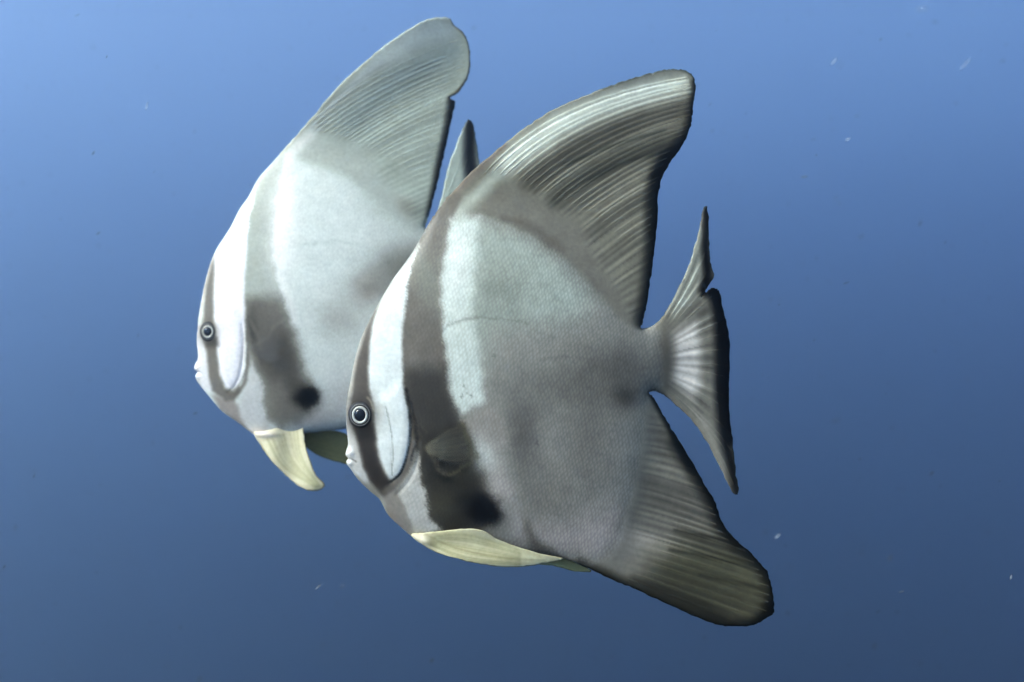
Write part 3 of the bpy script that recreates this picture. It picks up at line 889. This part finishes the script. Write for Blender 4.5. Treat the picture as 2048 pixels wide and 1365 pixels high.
F_bar = [(500, 424), (508, 390), (519, 358), (541, 332), (560, 310), (570, 314), (568, 325), (557, 374), (551, 424), (545, 484), (551, 547), (564, 598), (581, 654), (598, 709), (611, 756), (630, 775),
         (634, 800), (622, 820), (598, 840), (564, 852), (538, 845), (525, 811), (523, 768), (506, 728), (494, 692), (489, 640), (488, 590), (491, 520), (494, 470)]
F_barlow = [(489, 600), (530, 592), (562, 594), (581, 654), (598, 709), (611, 756), (634, 790), (622, 820), (598, 838), (560, 850), (540, 800), (530, 760), (506, 728), (494, 692)]
F_front = [(500, 424), (495, 470), (491, 520), (488, 590), (490, 675), (487, 743), (478, 768), (466, 778), (452, 776), (440, 752), (435, 696), (428, 641), (428, 569), (431, 518), (438, 496), (462, 458), (480, 424), (500, 394), (512, 372)]
F_eyestripe = [(428, 512), (430, 530), (427, 569), (427, 641), (434, 696), (440, 751), (450, 777), (466, 782), (478, 770), (482, 782), (468, 804), (453, 804), (424, 782), (416, 743), (412, 696), (405, 675), (406, 641), (409, 590), (415, 547)]
F_paint = [
    ('p', TT([(1030, 1040), (1110, 1050), (1240, 1010), (1250, 1080), (1210, 1120), (1130, 1118), (1030, 1100)]), (190, 188, 188), 40, 0.6),
    ('b', (675, 640), 50, 36, 0, (174, 178, 176), 0.8), ('b', (742, 575), 48, 34, -20, (150, 146, 144), 0.8), ('b', (790, 525), 40, 24, -25, (160, 160, 156), 0.6),
    ('b', (625, 840), 60, 34, -10, (176, 174, 176), 0.75), ('b', (700, 790), 60, 60, 0, (186, 190, 190), 0.6),  # greyer belly: shading of the underside painted into the colour
    ('b', (770, 420), 60, 30, 35, (186, 198, 192), 0.7),
    ('b', T((1235, 745)), 75, 52, 0, (120, 120, 118), 0.8),
    ('p', F_dorsal_base + F_dorsal_out, (170, 180, 174), 14, 1.0),
    ('p', TT([(930, 405), (963, 428), (1018, 450), (1077, 479), (1120, 509), (1162, 553), (1205, 600), (1262, 655), (1240, 590), (1195, 515), (1168, 450), (1107, 418), (1050, 385), (985, 372)]), (178, 187, 183), 28, 0.85),
    ('b', (815, 415), 26, 16, 40, (148, 148, 143), 0.7),
    ('p', [(590, 282), (660, 196), (750, 112), (824, 60), (881, 40), (908, 55), (910, 75), (840, 90), (760, 140), (690, 200), (630, 260)], (186, 200, 202), 22, 0.8),
    ('l', [(700, 240), (790, 165), (900, 105)], 20, 24, (152, 164, 168), 26, 0.7),
    ('l', [(640, 245), (700, 190), (760, 150)], 4, 3, (150, 156, 150), 8, 0.6),
    ('l', [(735, 215), (790, 180), (850, 150)], 3, 3, (128, 138, 136), 6, 0.6),
    ('l', [(560, 310), (600, 268), (660, 200), (740, 120)], 4, 2, (168, 172, 160), 6, 0.7),
    ('l', [(575, 318), (600, 290), (622, 272)], 9, 9, (206, 216, 212), 10, 0.8),
    ('l', [(905, 48), (926, 66), (937, 85), (940, 108), (939, 145), (928, 168), (899, 197)], 1.6, 2.4, (104, 92, 76), 3, 0.85),
    ('l', [(908, 205), (903, 235), (892, 280), (880, 330), (869, 380), (858, 430)], 12, 4, (18, 20, 22), 9, 0.98),
    ('p', F_regions['tail_fin'], (178, 192, 186), 8, 1.0),
    ('l', [(940, 244), (940, 270), (940, 320), (947, 380), (960, 450), (970, 520), (980, 600)], 9, 18, (26, 28, 34), 11, 0.98),
    ('p', F_regions['anal_fin'], (140, 140, 134), 12, 1.0),
    ('p', F_bar, (172, 180, 176), 5, 1.0),
    ('p', F_barlow, (116, 113, 110), 20, 0.97),
    ('b', (508, 660), 12, 40, -10, (84, 81, 78), 0.8), ('b', (575, 770), 30, 40, -25, (84, 81, 78), 0.7),
    ('l', [(497, 636), (505, 668), (512, 700), (524, 726)], 2, 2, (60, 57, 55), 5, 0.6),
    ('b', (560, 690), 34, 60, -15, (100, 97, 94), 0.7),
    ('b', (548, 730), 22, 26, 0, (92, 89, 86), 0.6),
    ('p', [(524, 770), (560, 760), (600, 800), (600, 838), (560, 850), (536, 840)], (134, 131, 128), 16, 0.8),
    ('p', [(608, 784), (617, 778), (629, 782), (633, 796), (629, 808), (618, 814), (607, 806)], (4, 4, 4), 11, 1.0), ('b', (613, 796), 24, 20, 0, (3, 3, 3), 1.0),
    ('l', [(520, 690), (540, 665), (566, 640)], 2, 2, (138, 136, 132), 5, 0.6), ('l', [(500, 640), (515, 670), (524, 700)], 2, 2, (146, 144, 140), 5, 0.5),
    ('p', F_front, (226, 234, 238), 5, 1.0),
    ('p', [(395, 650), (405, 650), (412, 700), (418, 750), (428, 784), (405, 778), (386, 750), (386, 720)], (206, 214, 216), 6, 0.95),
    ('p', F_eyestripe, (122, 118, 116), 5, 0.95),
    ('l', [(402, 620), (411, 568), (428, 512)], 3, 2, (190, 186, 178), 4, 0.6),
    ('p', [(408, 676), (434, 676), (438, 692), (414, 694)], (78, 74, 72), 7, 0.85),
    ('p', [(505, 728), (523, 768), (526, 811), (540, 848), (520, 870), (498, 860), (476, 838), (482, 800), (494, 770)], (196, 204, 203), 7, 0.95),
    ('p', [(462, 800), (476, 810), (482, 838), (500, 864), (470, 846), (440, 820), (424, 790)], (158, 152, 152), 6, 0.9),
    ('l', [(452, 798), (474, 786), (488, 768), (494, 740), (496, 700)], 4.5, 3, (124, 120, 118), 4, 0.85),
    ('l', [(492, 640), (496, 690), (490, 742), (478, 770), (462, 784)], 0.9, 0.9, (98, 94, 92), 2.5, 0.7),  # gill slit drawn dark, its crease shade in the colour
    ('l', [(566, 500), (610, 488), (660, 484), (720, 490)], 1.2, 1.2, (182, 194, 190), 4, 0.6),
    ('b', (394, 735), 6, 6, 0, (238, 244, 245), 0.9), ('b', (395, 753), 6, 6, 0, (222, 230, 231), 0.9),
    ('b', (417, 666), 19, 22, 0, (92, 88, 84), 0.9),  # eye socket, lid shadow painted in here as well
    ('p', [(558, 520), (600, 650), (590, 655), (560, 580)], (226, 236, 234), 8, 0.5),
    ('b', (565, 440), 28, 110, 4, (236, 244, 243), 0.85),
    ('b', (522, 866), 26, 9, 5, (226, 224, 214), 0.9),
]
F_relief = [
    ('l', [(494, 650), (496, 690), (490, 742), (478, 770), (462, 784)], 1.2, -2.0, 4),
    ('p', [(446, 640), (478, 620), (488, 640), (490, 700), (484, 750), (466, 774), (448, 760)], 2.2, 10),
    ('b', (397, 735), 7, 7, 4.0), ('b', (397, 753), 6, 6, 3.5), ('l', [(390, 744), (400, 745), (408, 749)], 0.5, -3.0, 3),
    ('b', (417, 666), 26, 26, 2.5), ('b', (522, 862), 24, 12, 3.0)]
def F_mid(V):
    x, y = V[:, 0], V[:, 1]
    t = np.clip((x - 780) / 220, 0, 1)
    d = np.clip((330 - y) / 290, 0, 1)
    return 14 * t * t - 16 * d * d + 4 * np.sin(x / 48.0 + y / 80.0) * d
fp = streaks([(530, 880), (560, 930), (630, 975)], [(600, 858), (606, 910), (640, 972)], 8, 1.6, (150, 151, 120), 5, 0.85)
F = dict(
    gain=0.73, contrast=1.22,
    label='paler batfish with one cream pelvic fin hanging down, partly hidden behind the darker batfish',
    centre=(680, 500), dist=1.115, yaw=math.radians(4), grid=2.5, seed=8, ragged=0.5, outline=F_outline, regions=F_regions,
    thick_at=(T((860, 800)), 155, 215), flesh=20, half=46, relief=F_relief,
    rays={'dorsal_fin': (F_dorsal_rays, 34), 'tail_fin': (F_tail_rays, 15)},
    ray_width={'dorsal_fin': (2.8, 3.6), 'tail_fin': (2.0, 4.0)}, ray_proud=0.25,
    stripe_zone=[(TT([(985, 330), (1009, 340), (1050, 376), (1107, 417), (1160, 446), (1186, 512), (1226, 573), (1262, 640)]) + [(880, 440), (930, 200), (920, 120), (760, 130)], 16)],
    stripe_gain=0.11, mid=F_mid, base=(205, 220, 216), paint=F_paint, scaly=0.8,
    smooth_head=[(380, 480), (480, 400), (510, 500), (500, 700), (520, 860), (380, 860)],
    mat=M_SKIN_B, eye=(417, 664, 13.5), eye_tilt=math.radians(-8),
    sheets=[
        ('pelvic_fin', [(508, 864), (530, 862), (560, 856), (604, 850), (608, 866), (611, 888), (621, 922), (633, 951), (650, 971), (640, 981), (619, 982), (598, 973), (572, 951), (543, 922), (522, 892)],
         lambda V: -14 - 30 * np.clip((V[:, 1] - 860) / 110, 0, 1) - 3 * np.sin(V[:, 0] / 12),
         (192, 191, 166), fp + [
             ('l', [(520, 885), (543, 922), (572, 951), (598, 973), (619, 982), (640, 981), (650, 971), (633, 951), (621, 922), (610, 885)], 0.8, 0.8, (126, 116, 82), 2, 0.75),
             ('b', (530, 868), 24, 9, 5, (222, 220, 208), 0.9)], lambda V: 0.9 + 8 * blob_w(V, (530, 868), 22, 7, 0), M_SKIN_B, 2.5, 0.5, 'cream pelvic fin hanging down'),
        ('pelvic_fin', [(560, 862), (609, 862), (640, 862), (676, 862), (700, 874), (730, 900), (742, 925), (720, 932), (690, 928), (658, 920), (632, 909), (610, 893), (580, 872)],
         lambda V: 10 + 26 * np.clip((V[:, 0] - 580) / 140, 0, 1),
         (150, 143, 100), streaks([(580, 866), (640, 870), (720, 900)], [(600, 885), (650, 910), (730, 925)], 5, 2, (122, 114, 78), 2, 0.5), 0.9, M_SKIN_B, 3.0, 0.5, 'olive pelvic fin in shade'),  # twin of the cream fin, darkened: shade put into its colour
        ('pectoral_fin', [(499, 692), (515, 676), (542, 656), (564, 648), (562, 672), (574, 690), (563, 704), (568, 720), (540, 730), (515, 718), (502, 706)],
         lambda V: -44 - 12 * np.clip((V[:, 0] - 497) / 80, 0, 1),
         (80, 77, 72), streaks([(503, 692), (540, 662), (575, 668)], [(508, 715), (540, 728), (570, 720)], 5, 1.4, (150, 148, 138), 6, 0.5), 0.5, M_PEC, 2.5,
         lambda V: 0.4 - 0.25 * np.clip((V[:, 0] - 497) / 80, 0, 1), 'thin see-through pectoral fin'),
        ('pectoral_fin', [(499, 692), (515, 676), (542, 656), (564, 648), (562, 672), (574, 690), (563, 704), (568, 720), (540, 730), (515, 718), (502, 706)],
         lambda V: 44 + 12 * np.clip((V[:, 0] - 497) / 80, 0, 1),
         (112, 109, 104), [], 0.5, M_PEC, 3.0, 0.5, None)],
)
build_fish(F)

# ------------------------------------------------------------------ drifting specks in the water
def snow():
    r = random.Random(21)
    V, Fc = [], []
    def speck(c, ln, wd, ang, pitch):
        d = np.array([math.cos(ang) * math.cos(pitch), math.sin(pitch), math.sin(ang) * math.cos(pitch)])
        a = np.cross(d, [0, 1, 0.1]); a /= np.linalg.norm(a)
        b = np.cross(d, a)
        i0 = len(V)
        n = 6
        for t, w in ((-1, 0.05), (-0.55, 0.8), (0.1, 1.0), (0.65, 0.7), (1, 0.05)):
            j = r.uniform(0.75, 1.2)
            for k in range(n):
                an = 2 * math.pi * k / n
                V.append(np.array(c) + d * t * ln + (a * math.cos(an) + b * math.sin(an)) * wd * w * j)
        for i in range(4):
            for k in range(n):
                k2 = (k + 1) % n
                Fc.append((i0 + i * n + k, i0 + i * n + k2, i0 + (i + 1) * n + k2, i0 + (i + 1) * n + k))
    for _ in range(5200):
        y = r.uniform(0.5, 3.2)
        x, z = r.uniform(-2.2, 2.2), r.uniform(-1.5, 1.5)
        if y < 1.25 and -0.33 * y / 0.9 < x < 0.28 * y / 0.9 and abs(z) < 0.32 and r.random() < 0.75:
            continue                                   # the fish have swept most of them aside
        ln = r.uniform(0.0007, 0.0042) * (1.6 if r.random() < 0.1 else 1)
        speck((x, y, z), ln, ln * r.uniform(0.12, 0.34), math.radians(r.gauss(36, 22)), r.uniform(-0.6, 0.6))
    m, t = nodes('drifting_speck')
    nn, kk = t.nodes, t.links
    bs = nn['Principled BSDF']
    bs.inputs['Roughness'].default_value = 0.6
    tc = nn.new('ShaderNodeTexCoord'); nz = nn.new('ShaderNodeTexNoise'); nz.inputs['Scale'].default_value = 9
    kk.new(tc.outputs['Object'], nz.inputs['Vector'])
    cr = nn.new('ShaderNodeValToRGB')
    cr.color_ramp.elements[0].color = (0.35, 0.4, 0.42, 1); cr.color_ramp.elements[1].color = (0.75, 0.78, 0.75, 1)
    kk.new(nz.outputs[0], cr.inputs[0]); kk.new(cr.outputs[0], bs.inputs['Base Color'])
    mr = nn.new('ShaderNodeMapRange'); mr.inputs[1].default_value = 0.35; mr.inputs[2].default_value = 0.7
    mr.inputs[3].default_value = 0.07; mr.inputs[4].default_value = 0.22
    tl = nn.new('ShaderNodeBsdfTranslucent'); tp = nn.new('ShaderNodeBsdfTransparent')
    kk.new(cr.outputs[0], tl.inputs['Color'])
    x1 = nn.new('ShaderNodeMixShader'); x1.inputs[0].default_value = 0.5
    kk.new(bs.outputs[0], x1.inputs[1]); kk.new(tl.outputs[0], x1.inputs[2])
    x2 = nn.new('ShaderNodeMixShader')
    kk.new(nz.outputs[0], mr.inputs[0]); kk.new(mr.outputs[0], x2.inputs[0])
    kk.new(tp.outputs[0], x2.inputs[1]); kk.new(x1.outputs[0], x2.inputs[2])
    kk.new(x2.outputs[0], nn['Material Output'].inputs['Surface'])
    o = mesh_ob('marine_snow', V, Fc, m, None)
    o['kind'] = 'stuff'
    o['label'] = 'faint pale specks of plankton drifting through the blue water'
snow()
